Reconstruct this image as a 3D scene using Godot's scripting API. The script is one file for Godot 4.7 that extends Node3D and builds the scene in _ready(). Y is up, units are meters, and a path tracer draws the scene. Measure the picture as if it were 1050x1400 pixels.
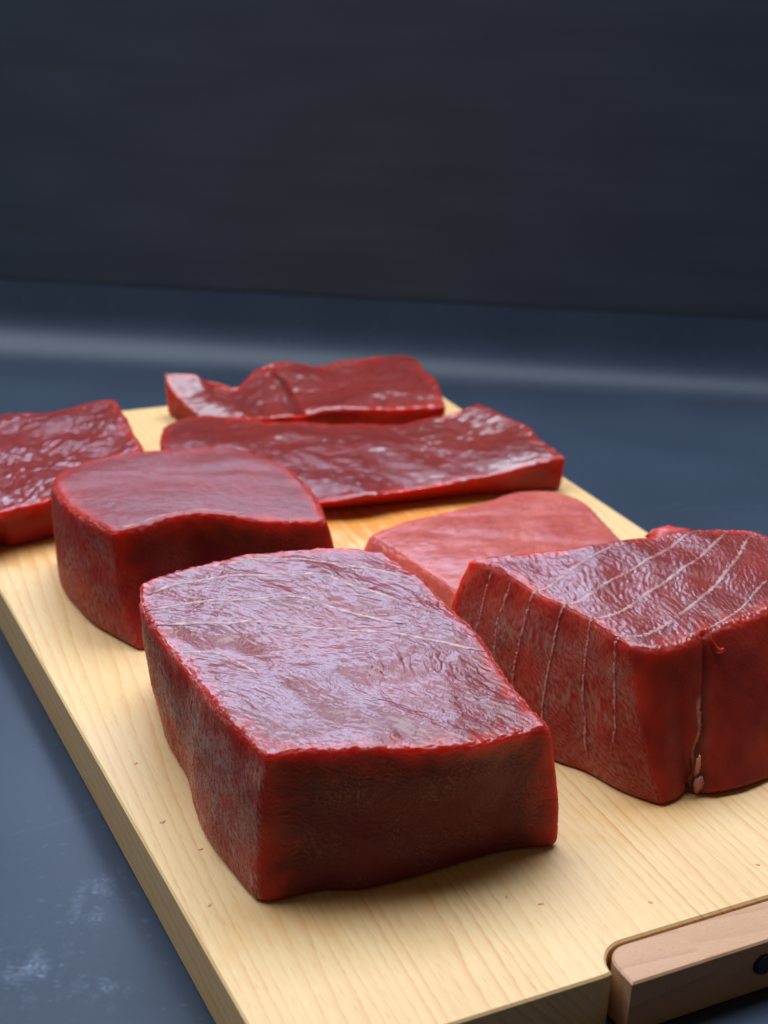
extends Node3D
# Blocks and slabs of raw tuna on a wooden cutting board, before a dark curved sheet.
# World: x across the board (to the right), z along it (towards the viewer), the table top at y = 0. Lengths below are in millimetres where they are named mm.

const TOP := 0.0225            # board top over the table
const MM := 0.001
var rng := RandomNumberGenerator.new()
var na := FastNoiseLite.new()
var nb := FastNoiseLite.new()
var nc := FastNoiseLite.new()
var used := {}
var yaw := deg_to_rad(-27.4)

# ---------------------------------------------------------------- helpers
func numbered(called: String) -> String:
	var k: int = used.get(called, 0)
	used[called] = k + 1
	return called if k == 0 else "%s_%03d" % [called, k]

func tag(o: Node, label: String, category: String, group := "") -> void:
	o.set_meta("label", label)
	o.set_meta("category", category)
	if group != "":
		o.set_meta("group", group)

func mesh_node(called: String, m: Mesh, mat: Material, parent: Node = null) -> MeshInstance3D:
	var o := MeshInstance3D.new()
	o.mesh = m
	o.material_override = mat
	if parent == null:
		o.name = numbered(called)
		add_child(o, true)
	else:
		var k := 0
		for c in parent.get_children():
			if String(c.name) == called or String(c.name).begins_with(called + "_0"):
				k += 1
		o.name = called if k == 0 else "%s_%03d" % [called, k]
		parent.add_child(o, true)
	return o

func thing(called: String, at: Vector3) -> Node3D:
	var o := Node3D.new()
	o.name = numbered(called)
	add_child(o, true)
	o.position = at
	return o

func from_room(p: Vector3) -> Vector3:     # the room's axes (backdrop across, camera at x = 0) to the board's
	return Basis(Vector3.UP, yaw) * p + Vector3(-0.3078, 0, 0.6)

func smoothed(pts: Array, count: int) -> PackedVector3Array:   # a curve through points (mm), evenly spaced
	var n := pts.size()
	var fine := PackedVector3Array()
	for i in n - 1:
		var p0: Vector3 = pts[maxi(i - 1, 0)]
		var p1: Vector3 = pts[i]
		var p2: Vector3 = pts[i + 1]
		var p3: Vector3 = pts[mini(i + 2, n - 1)]
		if i == 0:
			p0 = p1 * 2.0 - p2
		if i == n - 2:
			p3 = p2 * 2.0 - p1
		for k in 16:
			var t := k / 16.0
			fine.append(0.5 * (2.0 * p1 + (p2 - p0) * t + (2.0 * p0 - 5.0 * p1 + 4.0 * p2 - p3) * t * t + (3.0 * p1 - p0 - 3.0 * p2 + p3) * t * t * t))
	fine.append(pts[n - 1])
	var along := PackedFloat32Array([0.0])
	for i in range(1, fine.size()):
		along.append(along[i - 1] + fine[i].distance_to(fine[i - 1]))
	var total := along[along.size() - 1]
	var out := PackedVector3Array()
	var j := 0
	for i in count:
		var want := total * i / (count - 1)
		while j < fine.size() - 2 and along[j + 1] < want:
			j += 1
		var span := maxf(along[j + 1] - along[j], 1e-6)
		out.append(fine[j].lerp(fine[j + 1], clampf((want - along[j]) / span, 0, 1)))
	return out

# ---------------------------------------------------------------- meat
class Piece:
	const N := 64
	var tb: PackedVector3Array   # top edges: back, front (left to right), left, right (back to front)
	var tf: PackedVector3Array
	var tl: PackedVector3Array
	var tr: PackedVector3Array
	var bb: PackedVector3Array   # the same four of the underside
	var bf: PackedVector3Array
	var bl: PackedVector3Array
	var br: PackedVector3Array
	var size: Vector3            # mm
	var r := 4.0
	var bulge := Vector4.ZERO    # left, right, back, front (mm outwards at half height)
	var ex: Vector3
	var ez: Vector3
	var o: Dictionary

	func at(a: PackedVector3Array, t: float) -> Vector3:
		var x := clampf(t, 0.0, 1.0) * N
		var i := mini(int(x), N - 1)
		return a[i].lerp(a[i + 1], x - i)

	func coons(b: PackedVector3Array, f: PackedVector3Array, l: PackedVector3Array, q: PackedVector3Array, u: float, v: float) -> Vector3:
		var s := at(b, u) * (1.0 - v) + at(f, u) * v + at(l, v) * (1.0 - u) + at(q, v) * u
		return s - (b[0] * (1.0 - u) * (1.0 - v) + b[N] * u * (1.0 - v) + f[0] * (1.0 - u) * v + f[N] * u * v)

	func p(u: float, v: float, w: float) -> Vector3:
		var t := coons(tb, tf, tl, tr, u, v)
		var d := coons(bb, bf, bl, br, u, v)
		var k := 4.0 * w * (1.0 - w)
		var c := 1.0 - u
		var e := 1.0 - v
		return d.lerp(t, w) + ex * (k * (u * u * u * bulge.y - c * c * c * bulge.x)) + ez * (k * (v * v * v * bulge.w - e * e * e * bulge.z))

	func inverse(x: float, z: float) -> Vector2:     # (u, v) of a spot on the top
		var u := 0.5
		var v := 0.5
		for k in 12:
			var q := p(u, v, 1.0)
			var du := (p(u + 0.01, v, 1.0) - p(u - 0.01, v, 1.0)) / 0.02
			var dv := (p(u, v + 0.01, 1.0) - p(u, v - 0.01, 1.0)) / 0.02
			var det := du.x * dv.z - dv.x * du.z
			var gx := x - q.x
			var gz := z - q.z
			u = clampf(u + 0.8 * (gx * dv.z - dv.x * gz) / det, 0.011, 0.989)
			v = clampf(v + 0.8 * (du.x * gz - gx * du.z) / det, 0.011, 0.989)
		return Vector2(u, v)

func ridge(n: FastNoiseLite, x: float, y: float, z: float) -> float:
	return 1.0 - absf(n.get_noise_3d(x, y, z)) * 1.6

# what a spot of a piece looks like: position moved along n; colour (linear); roughness
func skin(pc: Piece, q: Vector3, n: Vector3, u: float, v: float, w: float, out: Array) -> void:
	var o := pc.o
	var seed_y: float = o.seed
	var wt := smoothstep(0.55, 0.9, n.y)
	var wl := smoothstep(0.2, 0.95, -n.x) * (1.0 - wt)
	var wf := maxf(0.0, 1.0 - wt - wl)
	var d := 0.0
	var tint := 0.0          # share of the pale brown dried film
	var dark := 0.0
	var face_shade := 0.0
	# broad unevenness
	var big := na.get_noise_3d(q.x * 0.03, q.y * 0.04 + seed_y, q.z * 0.03)
	d += big * o.lump
	var mid := na.get_noise_3d(q.x * 0.11 + 40.0, q.y * 0.1 + seed_y, q.z * 0.11)
	d += mid * 0.25 * o.lump
	if wt > 0.001:
		var ca: float = o.fc
		var sa: float = o.fs
		var wx: float = q.x + na.get_noise_2d(q.x * 0.016 + seed_y, q.z * 0.016) * o.swirl
		var wz: float = q.z + na.get_noise_2d(q.x * 0.016 - seed_y, q.z * 0.016 + 70.0) * o.swirl
		var s: float = wx * ca + wz * sa
		var t: float = -wx * sa + wz * ca
		var g: float = o.grain
		var c1 := maxf(0.0, 1.0 - absf(nb.get_noise_2d(s * 0.16 * g + seed_y, t * 0.6 * g)) * 3.2)
		var c2 := maxf(0.0, 1.0 - absf(nc.get_noise_2d(s * 0.35 * g, t * 1.1 * g + seed_y)) * 2.6)
		var many := 0.55 + 0.6 * na.get_noise_2d(q.x * 0.06 + 11.0, q.z * 0.06 + seed_y) # some stretches stay smooth
		many = clampf(many + o.wrinkle_bias, 0.05, 1.1)
		d -= wt * many * (c1 * c1 * o.crease + c2 * 0.4 * o.crease)
		d += wt * nb.get_noise_2d(s * 0.3 * g, t * 0.9 * g) * 0.5 * o.crease
		var flow := na.get_noise_2d(s * 0.012 + seed_y, t * 0.05)
		d += wt * flow * o.flow
		for hw: Array in o.hollows:            # long smooth grooves
			var ab := Vector2(hw[2] - hw[0], hw[3] - hw[1])
			var ap := Vector2(q.x - hw[0] + flow * 3.0, q.z - hw[1])
			var near := ap - ab * clampf(ap.dot(ab) / ab.length_squared(), 0.0, 1.0)
			var g2 := exp(-near.length_squared() / (hw[4] * hw[4]))
			d = lerpf(d, big * o.lump, 0.6 * g2 * wt) - wt * hw[5] * g2
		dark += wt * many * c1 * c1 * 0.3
		tint += wt * 0.04 * (0.5 + mid)
	if wl > 0.001:
		var tilt: float = o.streak
		var s2: float = q.y - q.z * tilt + na.get_noise_3d(q.z * 0.05, q.y * 0.05, seed_y) * 3.0
		var t2: float = q.z + q.y * tilt + na.get_noise_3d(q.z * 0.035, q.y * 0.035, seed_y + 9.0) * 4.0
		var st := maxf(0.0, 1.0 - absf(nb.get_noise_2d(s2 * 0.10, t2 * 0.75 + seed_y)) * 2.4)
		var hair := nc.get_noise_2d(s2 * 0.12, t2 * 1.3)
		d -= wl * (st * st * 0.4 + hair * 0.22) * o.side_rough
		var cover := clampf(0.72 + 0.55 * na.get_noise_3d(q.z * 0.05, q.y * 0.06, seed_y + 3.0) - smoothstep(0.70, 1.0, w) * 0.55, 0.0, 1.0)
		tint += wl * o.film_left * cover * (1.0 - 0.85 * st * st) * clampf(0.75 + 1.1 * hair, 0.0, 1.4)
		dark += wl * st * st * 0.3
	if wf > 0.001:
		var along := q.x - q.z * 0.3
		var s3 := along + na.get_noise_3d(q.x * 0.05, q.y * 0.07, seed_y) * 6.0
		var t3 := q.y + along * 0.12 + na.get_noise_3d(q.x * 0.03, q.y * 0.05, seed_y + 5.0) * 8.0
		var f1 := nb.get_noise_2d(s3 * 0.35, t3 * 1.1 + seed_y)
		var f2 := nc.get_noise_2d(s3 * 0.9, t3 * 2.0)
		d += wf * (f1 * 0.16 + f2 * 0.12) * o.side_rough
		var rim := minf((1.0 - w) * pc.size.y, minf(u, 1.0 - u) * pc.size.x * 0.9)     # no dark is painted near the edges, to imitate their glow
		face_shade = wf * smoothstep(1.5, 14.0, rim + na.get_noise_3d(q.x * 0.09, q.y * 0.12, seed_y + 8.0) * 4.0) * o.shade_film_front
		var thread := maxf(0.0, f2 - 0.15) * maxf(0.0, na.get_noise_3d(q.x * 0.04, q.y * 0.05, seed_y + 18.0) + 0.3)
		tint += wf * o.shade_film_front * (0.02 + 0.5 * thread)
	if o.has("tear"):                       # a cut from the top edge down the front, right of the corner
		var line: float = o.tear + (1.0 - w) * o.tear_lean + na.get_noise_2d(w * 3.0, 4.0) * 3.0 * (1.0 - w)
		var off := q.x - line
		var fr := smoothstep(0.3, 0.8, n.z)
		d -= fr * (4.2 - 2.6 * w) * exp(-off * off / (7.0 - 4.5 * w))
		d += fr * (1.0 - w) * 2.2 * smoothstep(0.0, 5.0, off) * (1.0 - smoothstep(14.0, 40.0, off))
		if off > -2.5 and off < 5.0:
			tint += fr * 0.5 * exp(-off * off / 6.0) * smoothstep(0.1, 0.6, 1.0 - w)
	var edge := clampf(4.0 * n.y * (1.0 - n.y), 0.0, 1.0)         # the cut edges are a little ragged
	if n.y > 0.02 and n.y < 0.98:
		d += edge * o.ragged * (nc.get_noise_3d(q.x * 0.22, q.y * 0.22, q.z * 0.22) + 0.6 * nb.get_noise_3d(q.x * 0.6, q.y * 0.6, q.z * 0.6))
	var low := smoothstep(0.0, 0.06, w)      # the underside lies flat
	d *= low
	var c: Color = o.meat
	c = c.lerp(o.deep, clampf(0.45 + big * 0.5 + mid * 0.3, 0.0, 1.0))
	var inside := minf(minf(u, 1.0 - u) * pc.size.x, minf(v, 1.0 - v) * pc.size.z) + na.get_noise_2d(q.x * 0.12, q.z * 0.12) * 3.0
	c = c.lerp(o.dusk, wt * o.dusky * smoothstep(1.0, 8.0, inside))       # the cut top has turned duller; its bright edges are glow put into the colour
	c = c.lerp(o.face_shade, clampf(face_shade, 0.0, 1.0) * 0.85)  # shade painted on the faces, so their edges seem to glow
	c = c.lerp(o.film, clampf(tint, 0.0, 0.85))
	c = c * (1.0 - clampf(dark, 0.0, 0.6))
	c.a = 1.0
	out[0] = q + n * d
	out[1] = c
	out[2] = clampf(lerpf(o.rough_side, o.rough_top, wt) + mid * 0.08 + tint * 0.15, 0.05, 0.95)

func unit_dir(pc: Piece, n: Vector3) -> Vector3:
	return (pc.ex * n.x + Vector3.UP * n.y + pc.ez * n.z).normalized()

func spot(pc: Piece, a: float, b: float, c: float, out: Array) -> void:   # a spot of the unit cube's surface -> the piece's surface
	var L := pc.size
	var q := Vector3(a * L.x, c * L.y, b * L.z)
	var r := pc.r
	var inn := Vector3(clampf(q.x, r, L.x - r), clampf(q.y, r, L.y - r), clampf(q.z, r, L.z - r))
	var n := (q - inn).normalized()
	q = inn + n * r
	var u := q.x / L.x
	var w := q.y / L.y
	var v := q.z / L.z
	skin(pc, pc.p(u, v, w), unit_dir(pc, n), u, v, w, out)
	out.resize(4)
	out[3] = unit_dir(pc, n)

func make_piece(top: Dictionary, bottom: Dictionary, o: Dictionary) -> Piece:
	var pc := Piece.new()
	pc.o = o
	pc.tb = smoothed(top.back, 65)
	pc.tf = smoothed(top.front, 65)
	pc.tl = smoothed(top.left, 65)
	pc.tr = smoothed(top.right, 65)
	pc.bb = smoothed(bottom.back, 65)
	pc.bf = smoothed(bottom.front, 65)
	pc.bl = smoothed(bottom.left, 65)
	pc.br = smoothed(bottom.right, 65)
	pc.r = o.r
	pc.bulge = o.bulge
	pc.ex = ((pc.tf[64] - pc.tf[0]) + (pc.tb[64] - pc.tb[0])) * Vector3(1, 0, 1)
	pc.ez = ((pc.tl[64] - pc.tl[0]) + (pc.tr[64] - pc.tr[0])) * Vector3(1, 0, 1)
	pc.size = Vector3(pc.ex.length() / 2, o.height, pc.ez.length() / 2)
	pc.ex = pc.ex.normalized()
	pc.ez = pc.ez.normalized()
	return pc

func piece_mesh(pc: Piece) -> ArrayMesh:
	var step: float = pc.o.step
	var nx := maxi(8, int(pc.size.x / step))
	var ny := maxi(8, int(pc.size.y / step))
	var nz := maxi(8, int(pc.size.z / step))
	var pos := PackedVector3Array()
	var col := PackedColorArray()
	var uv := PackedVector2Array()
	var mark := PackedVector2Array()
	var idx := PackedInt32Array()
	var got := [Vector3.ZERO, Color.BLACK, 0.5, Vector3.UP]
	for face in 6:
		var n1: int = [nx, nx, nx, nx, nz, nz][face]
		var n2: int = [nz, nz, ny, ny, ny, ny][face]
		var base := pos.size()
		for j in n2 + 1:
			var y := float(j) / n2
			for i in n1 + 1:
				var x := float(i) / n1
				match face:
					0: spot(pc, x, y, 1.0, got)
					1: spot(pc, x, y, 0.0, got)
					2: spot(pc, x, 1.0, y, got)
					3: spot(pc, x, 0.0, y, got)
					4: spot(pc, 0.0, x, y, got)
					5: spot(pc, 1.0, x, y, got)
				pos.append(got[0] * MM)
				col.append(got[1])
				var q: Vector3 = got[0]
				uv.append(Vector2(q.x, q.z) if face < 2 else (Vector2(q.x - 0.3 * q.z, q.y * 1.6) if face < 4 else Vector2(q.z + 0.35 * q.y, q.y * 0.6)))
				mark.append(Vector2(1 if face == 0 else 0, 0))
		var flip := face == 1 or face == 2 or face == 5
		for j in n2:
			for i in n1:
				var k := base + j * (n1 + 1) + i
				var m := k + n1 + 1
				if flip:
					idx.append_array(PackedInt32Array([k, m, k + 1, k + 1, m, m + 1]))
				else:
					idx.append_array(PackedInt32Array([k, k + 1, m, k + 1, m + 1, m]))
	var arr := []
	arr.resize(Mesh.ARRAY_MAX)
	arr[Mesh.ARRAY_VERTEX] = pos
	arr[Mesh.ARRAY_COLOR] = col
	arr[Mesh.ARRAY_TEX_UV] = uv
	arr[Mesh.ARRAY_TEX_UV2] = mark
	arr[Mesh.ARRAY_INDEX] = idx
	var raw := ArrayMesh.new()
	raw.add_surface_from_arrays(Mesh.PRIMITIVE_TRIANGLES, arr)
	var st := SurfaceTool.new()
	st.create_from(raw, 0)
	st.generate_normals()
	st.index()
	var whole := st.commit_to_arrays()
	var all: PackedInt32Array = whole[Mesh.ARRAY_INDEX]
	var flags: PackedVector2Array = whole[Mesh.ARRAY_TEX_UV2]
	var upper := PackedInt32Array()
	var rest := PackedInt32Array()
	for k in range(0, all.size(), 3):
		if flags[all[k]].x > 0.5:
			upper.append_array(all.slice(k, k + 3))
		else:
			rest.append_array(all.slice(k, k + 3))
	whole[Mesh.ARRAY_TEX_UV2] = null
	var out := ArrayMesh.new()
	for part: PackedInt32Array in [upper, rest]:
		whole[Mesh.ARRAY_INDEX] = part
		out.add_surface_from_arrays(Mesh.PRIMITIVE_TRIANGLES, whole)
	return out

func meat_material(scatter: float, rough: float, fine: Texture2D, relief: float, coat := 0.0) -> StandardMaterial3D:
	var m := StandardMaterial3D.new()
	m.vertex_color_use_as_albedo = true
	m.roughness = rough
	m.metallic_specular = 0.5 if rough < 0.45 else 0.36
	m.subsurf_scatter_enabled = true
	m.subsurf_scatter_strength = scatter
	if relief > 0.0:
		m.heightmap_enabled = true
		m.heightmap_texture = fine
		m.heightmap_scale = relief
		m.uv1_scale = Vector3(0.020, 0.012, 1)
	if coat > 0.0:
		m.clearcoat_enabled = true
		m.clearcoat = coat
		m.clearcoat_roughness = 0.12
	return m

func strip(pc: Piece, path: PackedVector3Array, width: float, proud: float) -> ArrayMesh:   # path: unit-cube spots
	var st := SurfaceTool.new()
	st.begin(Mesh.PRIMITIVE_TRIANGLES)
	var got := [Vector3.ZERO, Color.BLACK, 0.5, Vector3.UP]
	var c := PackedVector3Array()
	var nn := PackedVector3Array()
	var got_c := PackedColorArray()
	for q in path:
		spot(pc, q.x, q.z, q.y, got)
		c.append(got[0])
		got_c.append(got[1])
		nn.append(got[3])
	var rows := c.size()
	for i in rows:
		var t := (c[mini(i + 1, rows - 1)] - c[maxi(i - 1, 0)]).normalized()
		var side := t.cross(nn[i]).normalized()
		var fade := smoothstep(0.0, 0.08, float(i) / rows) * (1.0 - smoothstep(0.92, 1.0, float(i) / rows))
		var wd := width * (0.55 + 0.45 * absf(nb.get_noise_1d(i * 0.4 + pc.o.seed * 3.0)) * 2.0) * (0.25 + 0.75 * fade)
		for k in 7:
			var a := (k - 3) / 3.0
			var core: float = (1.0 - a * a) * (0.6 + 0.6 * nb.get_noise_1d(i * 0.11 + pc.o.seed)) * (0.3 + 0.7 * fade) * pc.o.core
			var own: Color = got_c[i]
			st.set_color(own.lerp(Color(0.56, 0.29, 0.25), clampf(core, 0.0, 1.0)))
			st.add_vertex((c[i] + side * wd * 0.5 * a + nn[i] * (proud * (1.0 - a * a) - 0.07)) * MM)
	for i in rows - 1:
		for k in 6:
			var m := i * 7 + k
			for w in [m, m + 7, m + 1, m + 1, m + 7, m + 8]:
				st.add_index(w)
	st.generate_normals()
	return st.commit()

func top_line(pc: Piece, pts: Array, count: int) -> PackedVector3Array:   # mm spots on the top -> unit-cube path
	var flat := []
	for q in pts:
		var g := pc.inverse(q[0], q[1])
		flat.append(Vector3(g.x, 1.0, g.y))
	return smoothed(flat, count)

# ---------------------------------------------------------------- textures
func wood_texture(wide: int, tall: int, light: Color, line: Color, rings: float, seed_n: float, streak: float, crosswise := false) -> Image:
	var im := Image.create(wide, tall, false, Image.FORMAT_RGB8)
	for x in wide:
		for y in tall:
			var fx := float(x) / wide
			var fy := float(y) / tall
			var warp := fy * 0.11 + na.get_noise_2d(fx * 2.0 + seed_n, fy * 0.8) * 0.022 + na.get_noise_2d(fx * 9.0, fy * 0.8 + seed_n) * 0.010 + na.get_noise_2d(fx * 40.0, fy * 1.2) * 0.002
			var g := (fx + warp) * rings
			var cell := floorf(g)
			var fr := g - cell
			var amt := 0.5 + 0.5 * nb.get_noise_1d(cell * 7.31 + seed_n)          # each ring has its own strength
			var late := pow(fr, 5.0) * (0.12 + 1.25 * amt * amt) + 0.14 * fr
			var broad := 0.5 + 0.5 * na.get_noise_2d(fx * 9.0 + seed_n * 2.0, fy * 0.8)
			var fibre := nc.get_noise_2d(fx * wide * 0.45, fy * 14.0 + seed_n)
			var pore := maxf(0.0, nb.get_noise_2d(fx * wide * 0.3, fy * 60.0) - 0.45)
			var k := clampf((late * 0.75 + fibre * 0.10 + broad * 0.25) * streak + pore * 0.5, 0.0, 1.0)
			im.set_pixel(x, y, light.lerp(line, k))
	if crosswise:
		im.rotate_90(CLOCKWISE)
	return im

func printed(im: Image) -> ImageTexture:
	im.generate_mipmaps()
	return ImageTexture.create_from_image(im)

func paint_bounce(im: Image, x: float, z: float, rx: float, rz: float, much: float) -> void:     # orange bounce and shade from the meat, painted into the board, at x, z with half axes in mm
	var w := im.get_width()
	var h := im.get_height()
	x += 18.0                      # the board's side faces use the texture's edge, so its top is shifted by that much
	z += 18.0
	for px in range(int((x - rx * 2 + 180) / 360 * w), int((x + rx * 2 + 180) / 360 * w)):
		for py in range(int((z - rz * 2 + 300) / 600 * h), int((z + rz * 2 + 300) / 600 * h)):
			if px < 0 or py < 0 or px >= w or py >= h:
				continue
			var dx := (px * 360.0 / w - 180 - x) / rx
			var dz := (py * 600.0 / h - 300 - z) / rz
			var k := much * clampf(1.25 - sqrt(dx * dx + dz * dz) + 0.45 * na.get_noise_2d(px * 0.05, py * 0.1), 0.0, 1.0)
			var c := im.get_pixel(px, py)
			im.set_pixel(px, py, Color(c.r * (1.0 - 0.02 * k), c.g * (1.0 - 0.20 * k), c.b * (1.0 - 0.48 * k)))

func scuffed_texture(n: int) -> ImageTexture:      # dull dark sheet, 1.2 m a side, with pale rubbed patches, dust and hair scratches
	var im := Image.create(n, n, false, Image.FORMAT_RGB8)
	var base := Color(0.198, 0.234, 0.288)
	var rubs := [[-0.097, -0.452, 0.009, 0.012], [-0.111, -0.412, 0.012, 0.010], [-0.085, -0.405, 0.010, 0.005], [0.30, -0.75, 0.05, 0.02]]
	for x in n:
		for y in n:
			var a := na.get_noise_2d(x * 0.012, y * 0.012) * 0.012 + nc.get_noise_2d(x * 0.5, y * 0.5) * 0.007
			var speck := nb.get_noise_2d(x * 0.23, y * 0.23)
			if speck > 0.86:
				a += 0.06
			im.set_pixel(x, y, Color(base.r + a, base.g + a, base.b + a * 1.1))
	for q in rubs:                                   # rubbed patches
		for k in int(5200 * q[2] * q[3] / 0.0003):
			var px := Vector2(q[0] + rng.randfn() * q[2] * 0.55, q[1] + rng.randfn() * q[3] * 0.8)
			if nb.get_noise_2d(px.x * 160.0, px.y * 60.0) + 0.9 * nc.get_noise_2d(px.x * 900.0, px.y * 300.0) < 0.15:
				continue
			rub(im, px, n, 0.016)
	for k in 14:                                     # hair scratches
		var p := Vector2(rng.randf_range(-0.5, 0.4), rng.randf_range(-1.0, -0.3))
		var dir := Vector2.from_angle(rng.randf_range(-0.6, 0.5))
		for i in int(rng.randf_range(20, 120)):
			p += dir * 0.001
			dir = dir.rotated(rng.randfn() * 0.03)
			rub(im, p, n, 0.03)
	im.generate_mipmaps()
	return ImageTexture.create_from_image(im)

func rub(im: Image, at: Vector2, n: int, more: float) -> void:
	var x := posmod(int(floorf(at.x / 1.2 * n)), n)
	var y := posmod(int(floorf(at.y / 1.2 * n)), n)
	var c := im.get_pixel(x, y)
	im.set_pixel(x, y, Color(minf(c.r + more, 0.5), minf(c.g + more, 0.52), minf(c.b + more, 0.56)))

# ---------------------------------------------------------------- flat shapes with a rolled edge
func slab_mesh(outline: PackedVector2Array, y0: float, y1: float, ch: float) -> ArrayMesh:   # clockwise seen from above or not: both sides are drawn
	var st := SurfaceTool.new()
	st.begin(Mesh.PRIMITIVE_TRIANGLES)
	var n := outline.size()
	var inset := Geometry2D.offset_polygon(outline, -ch, Geometry2D.JOIN_MITER)[0]
	var rings := []
	# walk the outline: each side gets its own bevel
	var inner := PackedVector2Array()
	for i in n:
		var best := Vector2.ZERO
		var far := 1e9
		for q in inset:
			if q.distance_to(outline[i]) < far:
				far = q.distance_to(outline[i])
				best = q
		inner.append(best)
	var centre := Vector2.ZERO
	for q in outline:
		centre += q / n
	for i in n:
		var a := outline[i]
		var b := outline[(i + 1) % n]
		var ai := inner[i]
		var bi := inner[(i + 1) % n]
		var out2 := (b - a).orthogonal().normalized()
		if Geometry2D.is_point_in_polygon((a + b) / 2 + out2 * 1e-5, outline):
			out2 = -out2
		var nv := Vector3(out2.x, 0, out2.y)
		quad(st, Vector3(a.x, y0 + ch, a.y), Vector3(b.x, y0 + ch, b.y), Vector3(b.x, y1 - ch, b.y), Vector3(a.x, y1 - ch, a.y), nv)
		quad(st, Vector3(a.x, y1 - ch, a.y), Vector3(b.x, y1 - ch, b.y), Vector3(bi.x, y1, bi.y), Vector3(ai.x, y1, ai.y), (nv + Vector3.UP).normalized())
		quad(st, Vector3(ai.x, y0, ai.y), Vector3(bi.x, y0, bi.y), Vector3(b.x, y0 + ch, b.y), Vector3(a.x, y0 + ch, a.y), (nv - Vector3.UP).normalized())
	var tris := Geometry2D.triangulate_polygon(inner)
	for k in range(0, tris.size(), 3):
		tri(st, [inner[tris[k]], inner[tris[k + 1]], inner[tris[k + 2]]], y1, Vector3.UP)
		tri(st, [inner[tris[k]], inner[tris[k + 1]], inner[tris[k + 2]]], y0, Vector3.DOWN)
	return st.commit()

func tri(st: SurfaceTool, q: Array, y: float, n: Vector3) -> void:
	var p := [Vector3(q[0].x, y, q[0].y), Vector3(q[1].x, y, q[1].y), Vector3(q[2].x, y, q[2].y)]
	if (p[1] - p[0]).cross(p[2] - p[0]).dot(n) > 0:
		p.reverse()
	for k in 3:
		st.set_normal(n)
		st.set_uv(Vector2(p[k].x + p[k].y * 0.8, p[k].z + p[k].y * 0.8))
		st.add_vertex(p[k])

func quad(st: SurfaceTool, a: Vector3, b: Vector3, c: Vector3, d: Vector3, n: Vector3) -> void:
	var p := [a, b, c, d]
	if (b - a).cross(c - a).dot(n) > 0:
		p.reverse()
	for k in [0, 1, 2, 0, 2, 3]:
		st.set_normal(n)
		st.set_uv(Vector2(p[k].x + p[k].y * 0.8, p[k].z + p[k].y * 0.8))
		st.add_vertex(p[k])

func plain(c: Color, rough: float) -> StandardMaterial3D:
	var m := StandardMaterial3D.new()
	m.albedo_color = c
	m.roughness = rough
	return m

func v3(list: Array, y: float) -> Array:        # [x, z] or [x, y, z] in mm -> points
	var out := []
	for q in list:
		out.append(Vector3(q[0], y, q[1]) if q.size() == 2 else Vector3(q[0], q[1], q[2]))
	return out

func look(extra: Dictionary) -> Dictionary:
	var o := {
		"seed": 0.0, "r": 4.0, "height": 55.0, "bulge": Vector4.ZERO, "step": 0.8, "lump": 0.8, "fc": 0.0, "fs": 1.0, "swirl": 7.0, "core": 0.75, "ragged": 0.55, "hollows": [], "grain": 0.5, "crease": 0.45, "wrinkle_bias": 0.2,
		"side_rough": 1.0, "streak": 0.3, "flow": 0.4, "film_left": 0.7, "shade_film_front": 1.0, "meat": Color(0.46, 0.029, 0.015), "deep": Color(0.27, 0.014, 0.011), "face_shade": Color(0.10, 0.008, 0.012), "dusk": Color(0.16, 0.021, 0.018), "dusky": 0.68, "film": Color(0.36, 0.17, 0.13), "rough_top": 0.33, "rough_side": 0.5,
	}
	o.merge(extra, true)
	return o

# ---------------------------------------------------------------- scene
func _ready() -> void:
	# camera: the lens the photograph was taken with, a third of a metre over the board
	var cam := Camera3D.new()
	cam.name = "camera"
	cam.basis = Basis(Vector3.UP, yaw) * Basis(Vector3.RIGHT, deg_to_rad(-23.25)) * Basis(Vector3.BACK, deg_to_rad(3.0))
	cam.position = from_room(Vector3(0, TOP + 0.33, 0))
	cam.near = 0.02
	cam.far = 50.0
	var att := CameraAttributesPhysical.new()
	att.frustum_focal_length = 36.0
	att.exposure_aperture = 8.0
	att.frustum_focus_distance = 0.57
	att.frustum_near = 0.02
	att.frustum_far = 50.0
	cam.attributes = att
	cam.fov = 36.87
	add_child(cam)
	cam.current = true

	var env := Environment.new()
	env.background_mode = Environment.BG_COLOR
	env.background_color = Color(0.29, 0.265, 0.235)
	env.background_energy_multiplier = 1.0
	env.tonemap_mode = Environment.TONE_MAPPER_LINEAR
	env.tonemap_exposure = 1.0
	env.ssao_enabled = true
	env.ssil_enabled = true
	env.sdfgi_enabled = true
	var we := WorldEnvironment.new()
	we.environment = env
	add_child(we)

	area_light("window_light", Vector3(-0.13, 0.70, -1.95), Vector3(-0.03, 0.08, -0.55), Vector2(0.78, 0.62), Color(0.77, 0.85, 1.0), 1.65)
	area_light("skylight", Vector3(-0.30, 1.95, -1.30), Vector3(-0.10, 0.05, -0.80), Vector2(3.0, 1.2), Color(0.87, 0.93, 1.0), 11.0)

	na.seed = 11
	nb.seed = 23
	nc.seed = 37
	for n: FastNoiseLite in [na, nb, nc]:
		n.noise_type = FastNoiseLite.TYPE_SIMPLEX_SMOOTH
		n.frequency = 1.0
		n.fractal_type = FastNoiseLite.FRACTAL_NONE
	rng.seed = 5

	setting()
	board()
	tuna()

func area_light(called: String, from: Vector3, to: Vector3, size: Vector2, c: Color, energy: float) -> void:
	var l := AreaLight3D.new()
	l.name = called
	l.area_size = size
	l.light_color = c
	l.light_energy = energy
	l.area_range = 20.0
	l.shadow_enabled = true
	add_child(l)
	l.look_at_from_position(from_room(from), from_room(to))

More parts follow.
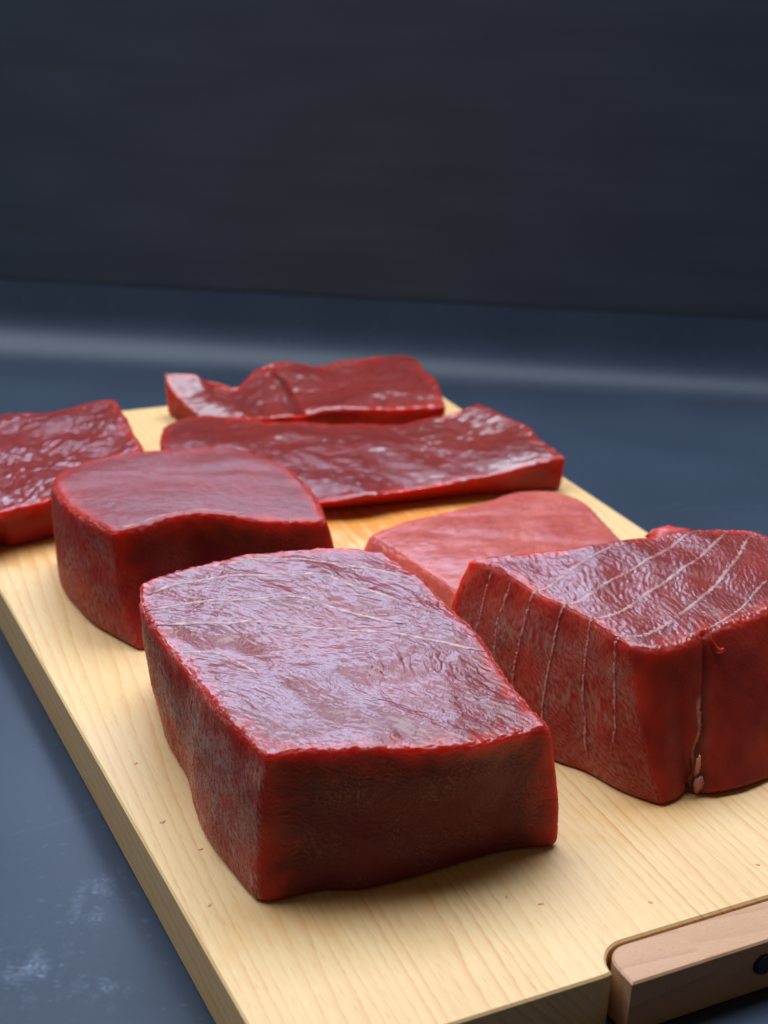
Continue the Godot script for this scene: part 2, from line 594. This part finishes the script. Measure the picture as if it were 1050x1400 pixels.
func setting() -> void:
	# one dark sheet: flat, then curling up against the wall
	var prof := [Vector2(1.2, 0.0), Vector2(0.3, 0.0), Vector2(-0.6, 0.0), Vector2(-1.0, 0.0)]
	var R := 0.07
	for i in 25:
		var a := deg_to_rad(62.0) * i / 24.0
		prof.append(Vector2(-1.02 - R * sin(a), R * (1.0 - cos(a))))
	prof.append(Vector2(-1.0905, 0.0520))
	var st := SurfaceTool.new()
	st.begin(Mesh.PRIMITIVE_TRIANGLES)
	var cols := 40
	for i in prof.size():
		for j in cols + 1:
			var x := lerpf(-1.6, 1.6, float(j) / cols)
			st.set_uv(Vector2(x, prof[i].x))
			st.add_vertex(from_room(Vector3(x, prof[i].y, prof[i].x)))
	for i in prof.size() - 1:
		for j in cols:
			var k := i * (cols + 1) + j
			var m := k + cols + 1
			for w in [k, m, k + 1, k + 1, m, m + 1]:
				st.add_index(w)
	st.generate_normals()
	var sheet := plain(Color.WHITE, 0.33)
	sheet.metallic_specular = 0.33
	sheet.albedo_texture = scuffed_texture(1024)
	sheet.uv1_scale = Vector3(1 / 1.2, 1 / 1.2, 1)
	var ground := mesh_node("ground", st.commit(), sheet)
	ground.set_meta("kind", "structure")
	tag(ground, "dark slate blue sheet under the board curling up at the back", "tabletop")
	var wm := BoxMesh.new()
	wm.size = Vector3(3.2, 0.27, 0.006)
	var paint := Image.create(512, 256, false, Image.FORMAT_RGB8)     # faint horizontal brush marks and blotches
	for x in 512:
		for y in 256:
			var k := 1.0 + 0.022 * na.get_noise_2d(x * 0.02, y * 0.10) + 0.05 * nb.get_noise_2d(x * 0.05, y * 0.03) + 0.02 * nc.get_noise_2d(x * 0.3, y * 0.5)
			paint.set_pixel(x, y, Color(0.29 * k, 0.338 * k, 0.395 * k))
	var dark := plain(Color.WHITE, 0.55)
	dark.albedo_texture = printed(paint)
	dark.uv1_scale = Vector3(3, 2, 1)
	var wall := mesh_node("wall", wm, dark)
	wall.basis = Basis(Vector3.UP, yaw) * Basis(Vector3.RIGHT, deg_to_rad(-4))
	wall.position = from_room(Vector3(0, 0.170, -1.106))
	wall.set_meta("kind", "structure")
	tag(wall, "plain dark charcoal backdrop wall behind the cutting board", "wall")

func board() -> void:
	var b := thing("cutting_board", Vector3(0, 0, 0))
	tag(b, "pale wooden cutting board carrying all the raw tuna", "cutting board")
	var pts := PackedVector2Array()
	pts.append(Vector2(-0.1683, -0.2823))
	pts.append(Vector2(0.1683, -0.2823))
	pts.append(Vector2(0.1683, 0.2702))
	for i in 9:                                   # the notch's rounded inner corner
		var a := PI / 2 * i / 8.0
		pts.append(Vector2(-0.0390 - 0.012 * sin(a), 0.2822 - 0.012 * cos(a)))
	pts.append(Vector2(-0.0545, 0.2827))
	pts.append(Vector2(-0.1683, 0.2827))
	var wood := plain(Color.WHITE, 0.5)
	var planks := wood_texture(1024, 256, Color(0.915, 0.765, 0.54), Color(0.78, 0.50, 0.26), 80.0, 3.0, 0.60)
	for q in [[45, -72, 80, 24, 1.3], [-150, -98, 40, 16, 0.55], [-95, 214, 70, 14, 0.35], [30, 208, 40, 14, 0.3], [-70, -95, 30, 14, 0.4]]:  # orange bounce and shade painted beside the meat
		paint_bounce(planks, q[0], q[1], q[2], q[3], q[4])
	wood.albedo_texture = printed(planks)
	wood.uv1_scale = Vector3(1.0 / 0.36, 1.0 / 0.6, 1)
	wood.uv1_offset = Vector3(0.5, 0.5, 0)
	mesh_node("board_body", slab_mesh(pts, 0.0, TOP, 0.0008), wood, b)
	# the beech batten let into the front edge
	var hp := PackedVector2Array()
	hp.append(Vector2(0.1683, 0.2712))
	hp.append(Vector2(0.1683, 0.2890))
	hp.append(Vector2(-0.0478, 0.2890))
	for i in 9:
		var a := PI / 2 * i / 8.0
		hp.append(Vector2(-0.0388 - 0.0090 * cos(a), 0.2802 - 0.0090 * sin(a)))
	var beech := plain(Color.WHITE, 0.55)
	beech.albedo_texture = printed(wood_texture(512, 256, Color(0.78, 0.59, 0.43), Color(0.53, 0.34, 0.22), 14.0, 9.0, 0.55, true))
	beech.uv1_scale = Vector3(8, 8, 1)
	var h := mesh_node("handle", slab_mesh(hp, 0.0005, TOP - 0.0004, 0.0007), beech, b)
	h.set_meta("label", "reddish brown wooden handle bar in the front notch")
	var bolt := CylinderMesh.new()
	bolt.top_radius = 0.0036
	bolt.bottom_radius = 0.0041
	bolt.height = 0.0012
	var bo := mesh_node("bolt", bolt, plain(Color(0.05, 0.05, 0.055), 0.35), h)
	bo.rotation.x = PI / 2
	bo.position = Vector3(0.0068, TOP - 0.010, 0.2897)


func cut(called: String, top: Array, bottom: Array, o: Dictionary, mats: Array, label: String, category: String, group: String) -> Array:
	# top and bottom: [back, front, left, right] outlines in mm
	var k := ["back", "front", "left", "right"]
	var t := {}
	var d := {}
	for i in 4:
		t[k[i]] = v3(top[i], o.height)
		if bottom.is_empty():
			d[k[i]] = []
			for q in t[k[i]]:
				d[k[i]].append(Vector3(q.x, 0, q.z) + o.get("splay", Vector3.ZERO))
		else:
			d[k[i]] = v3(bottom[i], 0)
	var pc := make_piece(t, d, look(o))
	var root := thing(called, Vector3(0, TOP + 0.0002, 0))
	tag(root, label, category, group)
	var flesh := mesh_node("flesh", piece_mesh(pc), null, root)
	flesh.set_surface_override_material(0, mats[0])
	flesh.set_surface_override_material(1, mats[1])
	return [pc, root]

func lump(at_mm: Vector3, size: Vector3, seed_n: float) -> ArrayMesh:       # a small uneven crumb
	var st := SurfaceTool.new()
	st.begin(Mesh.PRIMITIVE_TRIANGLES)
	var nu := 10
	var nv := 7
	for j in nv + 1:
		for i in nu + 1:
			var th := PI * j / nv
			var ph := TAU * (i % nu) / nu
			var d := Vector3(sin(th) * cos(ph), cos(th), sin(th) * sin(ph))
			var k := 1.0 + 0.4 * na.get_noise_3d(d.x * 1.3 + seed_n * 7.0, d.y * 1.3, d.z * 1.3)
			st.set_uv(Vector2(0.35, 0.5))
			st.add_vertex((at_mm + d * size * k) * MM)
	for j in nv:
		for i in nu:
			var a := j * (nu + 1) + i
			var b := a + nu + 1
			for w in [a, b, a + 1, a + 1, b, b + 1]:
				st.add_index(w)
	st.generate_normals()
	return st.commit()

func fibre_relief() -> NoiseTexture2D:
	var n := FastNoiseLite.new()
	n.seed = 4
	n.noise_type = FastNoiseLite.TYPE_CELLULAR
	n.cellular_distance_function = FastNoiseLite.DISTANCE_EUCLIDEAN
	n.cellular_return_type = FastNoiseLite.RETURN_DISTANCE2_SUB
	n.cellular_jitter = 1.0
	n.frequency = 0.034
	n.fractal_type = FastNoiseLite.FRACTAL_FBM
	n.fractal_octaves = 2
	n.fractal_gain = 0.4
	n.domain_warp_enabled = true
	n.domain_warp_amplitude = 9.0
	n.domain_warp_frequency = 0.02
	var t := NoiseTexture2D.new()
	t.width = 1024
	t.height = 1024
	t.seamless = true
	t.noise = n
	return t

func tuna() -> void:
	var fibres := fibre_relief()
	var red := [meat_material(1.0, 0.27, fibres, 0.009), meat_material(1.0, 0.5, fibres, 0.014)]
	var dull := [meat_material(1.0, 0.36, fibres, 0.01), meat_material(1.0, 0.5, fibres, 0.014)]
	dull[0].metallic_specular = 0.4
	var wet := [meat_material(1.0, 0.28, fibres, 0.005, 0.6), meat_material(1.0, 0.46, fibres, 0.008)]
	wet[0].metallic_specular = 0.42
	var rosy := [meat_material(1.0, 0.24, fibres, 0.010), meat_material(1.0, 0.4, fibres, 0.008)]
	var pale := plain(Color.WHITE, 0.42)
	pale.vertex_color_use_as_albedo = true
	var thick := "thick tuna blocks on the board"
	var flat := "thin tuna slabs towards the back of the board"

	# the large block in front
	var A := cut("tuna_block",
		[[[-139, 55, 64], [-122, 55, 58], [-98, 56, 55], [-82, 56, 54], [-50, 55, 59], [-31, 54, 69]],
		[[-140, 56, 203], [-129, 56, 203], [-115, 56, 208], [-95, 55, 213], [-73, 54, 219], [-55, 52, 216], [-38, 51, 214]],
		[[-139, 55, 64], [-145, 55, 85], [-146, 55, 113], [-145, 55, 140], [-145, 56, 165], [-143, 56, 186], [-140, 56, 203]],
		[[-31, 54, 69], [-29, 55, 100], [-30, 55, 133], [-33, 54, 162], [-37, 52, 192], [-38, 51, 214]]],
		[[[-120, 40], [-80, 40], [-26, 60]], [[-144, 205], [-137, 208], [-121, 209], [-106, 214], [-83, 214], [-53, 213], [-31, 217]],
		[[-120, 40], [-131, 60], [-138, 92], [-141, 126], [-147, 158], [-146, 188], [-144, 205]], [[-26, 60], [-26, 140], [-31, 217]]],
		{"seed": 3.0, "height": 55.0, "step": 0.5, "fc": 0.5, "fs": 0.87, "bulge": Vector4(1, 3, 0, -1), "r": 2.3, "core": 1.15, "streak": 0.6, "film_left": 1.0, "film": Color(0.42, 0.26, 0.205), "flow": 0.5, "hollows": [[-121, 128, -116, 195, 8.5, 1.1], [-100, 150, -92, 205, 5.0, 0.6], [-140, 111, -134, 136, 3.5, 0.6]], "lump": 0.9, "crease": 0.25, "grain": 0.42},
		red, "large deep red tuna block in front, pale curved lines across its creased top", "tuna block", thick)
	for L in [[[-103, 60], [-86, 61], [-64, 70], [-46, 83], [-35, 98]], [[-139, 74], [-115, 71], [-86, 78], [-69, 85], [-60, 98], [-46, 121]],
		[[-144, 88], [-125, 88], [-105, 95], [-83, 102], [-72, 116], [-56, 135]], [[-144, 101], [-121, 110], [-109, 113], [-90, 124], [-65, 139], [-48, 152], [-34, 164]],
		[[-144, 122], [-130, 128], [-125, 138], [-122, 150]]]:
		mesh_node("sinew_line", strip(A[0], top_line(A[0], L, 160), 2.5, 0.32), pale, A[1])

	# the block at the right, with upright lines on its side and a tear down its front
	var B := cut("tuna_block",
		[[[-3, 56, 91], [43, 58, 100], [72, 58, 102], [98, 58, 102], [124, 58, 107], [133, 58, 115]],
		[[15, 58, 184], [22, 58, 191], [33, 58, 191], [50, 58, 187], [86, 58, 180], [128, 58, 170]],
		[[-3, 56, 91], [3, 57, 104], [4, 58, 117], [6, 58, 133], [11, 58, 147], [14, 58, 162], [15, 58, 184]],
		[[133, 58, 115], [134, 58, 140], [128, 58, 170]]],
		[[[-14, 88], [60, 95], [135, 110]], [[20, 211], [28, 210], [36, 207], [42, 211], [70, 212], [128, 205]],
		[[-14, 88], [-10, 130], [-3, 165], [5, 179], [11, 197], [20, 211]], [[135, 110], [136, 150], [128, 205]]],
		{"seed": 17.0, "height": 58.0, "step": 0.6, "fc": -0.35, "fs": 0.94, "bulge": Vector4(3, 2, 0, 1), "r": 2.4, "lump": 0.6, "crease": 0.24, "grain": 0.5, "wrinkle_bias": 0.0, "film_left": 0.75, "streak": 0.03, "tear": 48.5, "tear_lean": -12.0,
		"shade_film_front": 0.30, "side_rough": 0.65, "core": 0.8, "meat": Color(0.50, 0.040, 0.018), "deep": Color(0.26, 0.016, 0.011), "film": Color(0.36, 0.18, 0.12)},
		red, "dark red tuna block at the right with pale upright lines and a torn front", "tuna block", thick)
	var over := [[[[8, 131], [43, 114], [64, 105]], 0.43, 0.14], [[[12, 146], [45, 133], [76, 120], [108, 104]], 0.565, 0.05], [[[15, 160], [44, 152], [73, 138], [100, 123], [121, 109]], 0.74, 0.10], [[[16, 177], [44, 173], [73, 158], [104, 136], [128, 117]], 0.87, 0.28]]
	for L in over:                                   # sheets of sinew: a line along the top that carries on down the side
		var upper := []
		for q in L[0]:
			var g: Vector2 = B[0].inverse(q[0], q[1])
			upper.append(Vector3(g.x, 1.0, g.y))
		upper.reverse()
		var v0: float = upper[upper.size() - 1].z
		upper.append(Vector3(0.0, 1.0, v0 + 0.004))
		var path: PackedVector3Array = smoothed(upper, 110)
		var down := []
		for k in 8:
			var t := k / 7.0
			down.append(Vector3(0.0, lerpf(1.0, L[2], t), lerpf(v0 + 0.004, L[1], t) + 0.014 * t * nb.get_noise_2d(t * 3.0, v0 * 31.0)))
		path.append_array(smoothed(down, 130).slice(1))
		mesh_node("sinew_line", strip(B[0], path, 2.6, 0.12), pale, B[1])
	mesh_node("sinew_line", strip(B[0], top_line(B[0], [[52, 185], [76, 175], [103, 158]], 120), 1.6, 0.14), pale, B[1])
	for L in [[0.15, 0.19, 0.25], [0.28, 0.31, 0.1]]:
		var path := []
		for k in 7:
			var t := k / 6.0
			path.append(Vector3(0.0, lerpf(0.985, L[2], t), lerpf(L[0], L[1], t) + 0.012 * nb.get_noise_2d(t * 4.0, L[0] * 31.0)))
		mesh_node("sinew_line", strip(B[0], smoothed(path, 140), 2.4, 0.12), pale, B[1])
	var shred := meat_material(0.5, 0.4, fibres, 0.0)
	shred.albedo_color = Color(0.74, 0.45, 0.41)
	shred.vertex_color_use_as_albedo = false
	var seam := []
	for k in 8:
		var w := lerpf(0.66, 0.02, k / 7.0)
		seam.append(Vector3((48.5 - (1.0 - w) * 12.0 + 1.9 + 0.8 * nb.get_noise_1d(k * 0.9) - 19.0) / 110.0, w, 1.0))
	mesh_node("torn_membrane", strip(B[0], smoothed(seam, 90), 4.2, 0.5), pale, B[1])
	for q in [[40.0, 0.08, 2.4, 3.6, 1.3], [40.6, 0.20, 1.3, 5.0, 0.7]]:
		var root: Vector3 = B[0].p((q[0] - 19.0) / 110.0, 1.0, q[1])
		mesh_node("torn_membrane", lump(root + Vector3(0, 0, 0.1), Vector3(q[2], q[3], q[4]), q[0]), shred, B[1])
	var flap := meat_material(1.0, 0.4, fibres, 0.0)
	flap.albedo_color = Color(0.72, 0.20, 0.15)
	flap.vertex_color_use_as_albedo = false
	mesh_node("loose_flap", lump(Vector3(95, 55.5, 100), Vector3(11, 2.8, 6), 2.0), flap, B[1])
	var drop := plain(Color(0.66, 0.11, 0.08), 0.2)
	drop.subsurf_scatter_enabled = true
	drop.subsurf_scatter_strength = 0.8

	# the block behind the first, at the left
	var C := cut("tuna_block",
		[[[-132, 49, -79], [-115, 50, -86], [-97, 50, -89], [-70, 50, -86], [-50, 50, -82], [-40, 49, -76]],
		[[-132, 51, 3], [-118, 51, 2], [-103, 51, -3], [-86, 50, -4], [-60, 50, 14], [-37, 49, 21]],
		[[-132, 49, -79], [-141, 50, -61], [-141, 50, -30], [-132, 51, 3]],
		[[-40, 49, -76], [-33, 50, -60], [-28, 50, -38], [-30, 50, -5], [-37, 49, 21]]],
		[[[-134, -82], [-90, -86], [-36, -78]], [[-126, 23], [-105, 20], [-80, 14], [-50, 24], [-31, 31]], [[-134, -82], [-141, -50], [-140, -26], [-137, -6], [-126, 23]], [[-36, -78], [-24, -35], [-31, 31]]],
		{"seed": 29.0, "height": 50.0, "step": 0.7, "fc": 0.9, "fs": 0.45, "bulge": Vector4(1, 4, 0, -4), "r": 2.8, "lump": 0.35, "crease": 0.22, "grain": 0.5, "wrinkle_bias": -0.1, "film_left": 0.6, "shade_film_front": 0.8, "rough_top": 0.4},
		dull, "dusky red tuna block with a smooth top, behind the large front block", "tuna block", thick)
	var rim_path := []
	for q in [[-128, 0], [-112, -4], [-98, -8], [-84, -8], [-70, 2]]:
		rim_path.append(q)
	mesh_node("sinew_line", strip(C[0], top_line(C[0], rim_path, 80), 1.6, 0.2), pale, C[1])

	# thin slabs behind
	cut("tuna_slab",
		[[[-176, 27, -232], [-126, 26, -228], [-96, 26, -224], [-72, 28, -226], [-61, 30, -222]], [[-174, 25, -88], [-159, 25, -94], [-147, 24, -100], [-129, 25, -103], [-80, 25, -113]],
		[[-176, 27, -232], [-178, 24, -160], [-174, 25, -88]], [[-61, 30, -222], [-63, 28, -195], [-68, 26, -145], [-80, 25, -113]]],
		[[[-174, -232], [-126, -230], [-58, -228]], [[-171, -104], [-157, -109], [-150, -105], [-126, -110], [-80, -116]], [[-174, -232], [-176, -165], [-171, -104]], [[-58, -228], [-64, -175], [-80, -116]]],
		{"seed": 41.0, "height": 25.0, "step": 0.9, "fc": 0.7, "fs": -0.7, "r": 3.0, "lump": 1.5, "crease": 0.35, "grain": 0.26, "wrinkle_bias": 0.5, "rough_top": 0.22, "film_left": 0.1, "shade_film_front": 0.0, "side_rough": 0.7},
		wet, "glossy lumpy red tuna slab at the left edge of the board", "tuna slab", flat)
	cut("tuna_slab",
		[[[-24, 16, -212], [-10, 17, -214], [3, 17, -210], [18, 18, -194], [36, 19, -183], [65, 19, -170], [92, 20, -157], [121, 24, -152], [143, 28, -152]],
		[[-44, 11, -118], [-22, 11, -94], [6, 11, -82], [35, 12, -78], [58, 12, -79], [101, 14, -77], [127, 17, -76], [160, 20, -77]],
		[[-24, 16, -212], [-41, 16, -200], [-49, 15, -176], [-48, 12, -140], [-44, 11, -118]], [[143, 28, -152], [149, 26, -134], [156, 25, -118], [155, 23, -100], [160, 20, -77]]],
		[[[-24, -208], [30, -188], [92, -160], [140, -152]], [[-40, -122], [-10, -104], [13, -95], [50, -90], [84, -87], [105, -84], [155, -75]], [[-24, -208], [-44, -176], [-40, -122]], [[140, -152], [152, -118], [155, -75]]],
		{"seed": 53.0, "height": 18.0, "step": 0.85, "fc": 0.95, "fs": 0.25, "r": 2.6, "lump": 1.2, "crease": 0.32, "grain": 0.30, "wrinkle_bias": 0.3, "rough_top": 0.27, "film_left": 0.1, "shade_film_front": 0.0, "side_rough": 0.6},
		wet, "long red tuna slab lying across the back of the board", "tuna slab", flat)
	cut("tuna_slab",
		[[[-17, 28, -272], [-8, 27, -268], [1, 26, -265], [8, 22, -262], [18, 20, -261], [24, 19, -252], [32, 22, -255], [41, 26, -260], [52, 29, -263], [70, 28, -261], [85, 26, -256], [101, 28, -255], [135, 29, -253], [146, 28, -244]],
		[[-6, 9, -228], [8, 12, -218], [22, 15, -204], [36, 17, -196], [50, 19, -191], [70, 21, -187], [100, 22, -176], [128, 24, -166]],
		[[-17, 28, -272], [-15, 18, -255], [-6, 9, -228]], [[146, 28, -244], [143, 28, -215], [138, 27, -195], [128, 24, -166]]],
		[[[-14, -266], [20, -256], [50, -260], [100, -254], [142, -246]], [[-8, -238], [8, -222], [36, -200], [100, -178], [126, -168]], [[-14, -266], [-12, -255], [-8, -238]], [[142, -246], [140, -210], [126, -168]]],
		{"seed": 67.0, "height": 23.0, "step": 0.8, "fc": 0.8, "fs": 0.6, "r": 2.4, "lump": 1.3, "crease": 0.32, "grain": 0.3, "wrinkle_bias": 0.3, "rough_top": 0.27, "film_left": 0.0, "shade_film_front": 0.0, "hollows": [[50, -258, 44, -192, 3.0, 4.5], [16, -262, 24, -215, 6.0, 2.5]]},
		wet, "rear red tuna slab with a raised torn tip, farthest back on the board", "tuna slab", flat)
	cut("tuna_slab",
		[[[14, 10, -35], [35, 11, -42], [70, 11, -46], [92, 11, -51], [115, 11, -56], [130, 11, -52]], [[24, 11, 66], [70, 12, 70], [125, 12, 64]],
		[[14, 11, -35], [17, 12, -10], [20, 12, 12], [23, 12, 38], [24, 11, 66]], [[130, 13, -52], [140, 13, -38], [141, 12, -24], [136, 12, 0], [125, 12, 64]]],
		[[[6, -32], [35, -40], [83, -40], [128, -49]], [[18, 66], [70, 70], [125, 64]], [[6, -32], [9, -10], [15, 14], [19, 38], [18, 66]], [[128, -49], [139, -26], [135, 0], [125, 64]]],
		{"seed": 83.0, "height": 11.0, "step": 0.8, "fc": 0.9, "fs": -0.3, "r": 2.2, "lump": 0.5, "crease": 0.3, "grain": 0.4, "wrinkle_bias": -0.1, "rough_top": 0.36, "film_left": 0.0, "shade_film_front": 0.0,
		"dusky": 0.0, "hollows": [[30, -30, 120, 20, 5.0, 0.5], [60, -38, 125, -20, 4.0, 0.4]], "meat": Color(0.58, 0.14, 0.105), "deep": Color(0.44, 0.075, 0.06)},
		rosy, "pale pink thin tuna slab half hidden behind the right block", "tuna slab", flat)

	# a flake that hangs from the tear, and crumbs on the wood
	var fp := smoothed([Vector3(50.6, 56.6, 188.4), Vector3(51.2, 54.0, 189.8), Vector3(52.6, 51.9, 191.0), Vector3(54.6, 51.4, 191.4), Vector3(55.8, 52.2, 191.3)], 24)
	var fs := SurfaceTool.new()
	fs.begin(Mesh.PRIMITIVE_TRIANGLES)
	for i in 24:
		var t := (fp[mini(i + 1, 23)] - fp[maxi(i - 1, 0)]).normalized()
		var side := t.cross(Vector3(0, 0.3, 1)).normalized()
		var outw := side.cross(t).normalized()
		var rad := 0.25 + 1.05 * pow(sin(PI * clampf((i + 1.0) / 25.0, 0, 1)), 0.7)
		for k in 9:
			var an := TAU * (k % 8) / 8.0
			fs.add_vertex((fp[i] + (side * cos(an) * 1.0 + outw * sin(an) * 0.45) * rad) * MM + Vector3(0, TOP, 0))
	for i in 23:
		for k in 8:
			var m := i * 9 + k
			for w in [m, m + 1, m + 9, m + 1, m + 10, m + 9]:
				fs.add_index(w)
	fs.generate_normals()
	var fl := mesh_node("tuna_flake", fs.commit(), drop)
	tag(fl, "tiny curled shiny red flake hanging by the tear in the right block", "meat flake")
	var crumb_mat := plain(Color(0.86, 0.56, 0.42), 0.6)
	for q in [[-155, 107, 1.0, "beside the front block's far left corner"], [-158, 148, 1.2, "halfway along the front block's left side"], [-151, 169, 0.9, "closest to the front block's left side"], [-159, 200, 0.9, "by the board's left edge, left of the front corner"], [-63, 235, 0.8, "close before the front block"], [-54, 243, 1.0, "between the front block and the notch"], [-18, 257, 0.9, "just behind the handle"], [31, 254, 0.9, "at the right edge of the photo"]]:
		var c := mesh_node("meat_crumb", lump(Vector3.ZERO, Vector3(100, 5, 55), q[0]), crumb_mat)
		c.scale = Vector3.ONE * q[2] * 0.01
		c.position = Vector3(q[0] * MM, TOP + 0.0001, q[1] * MM)
		c.rotation.y = rng.randf_range(0, TAU)
		tag(c, "tiny orange meat crumb " + q[3], "crumb", "meat crumbs on the board")
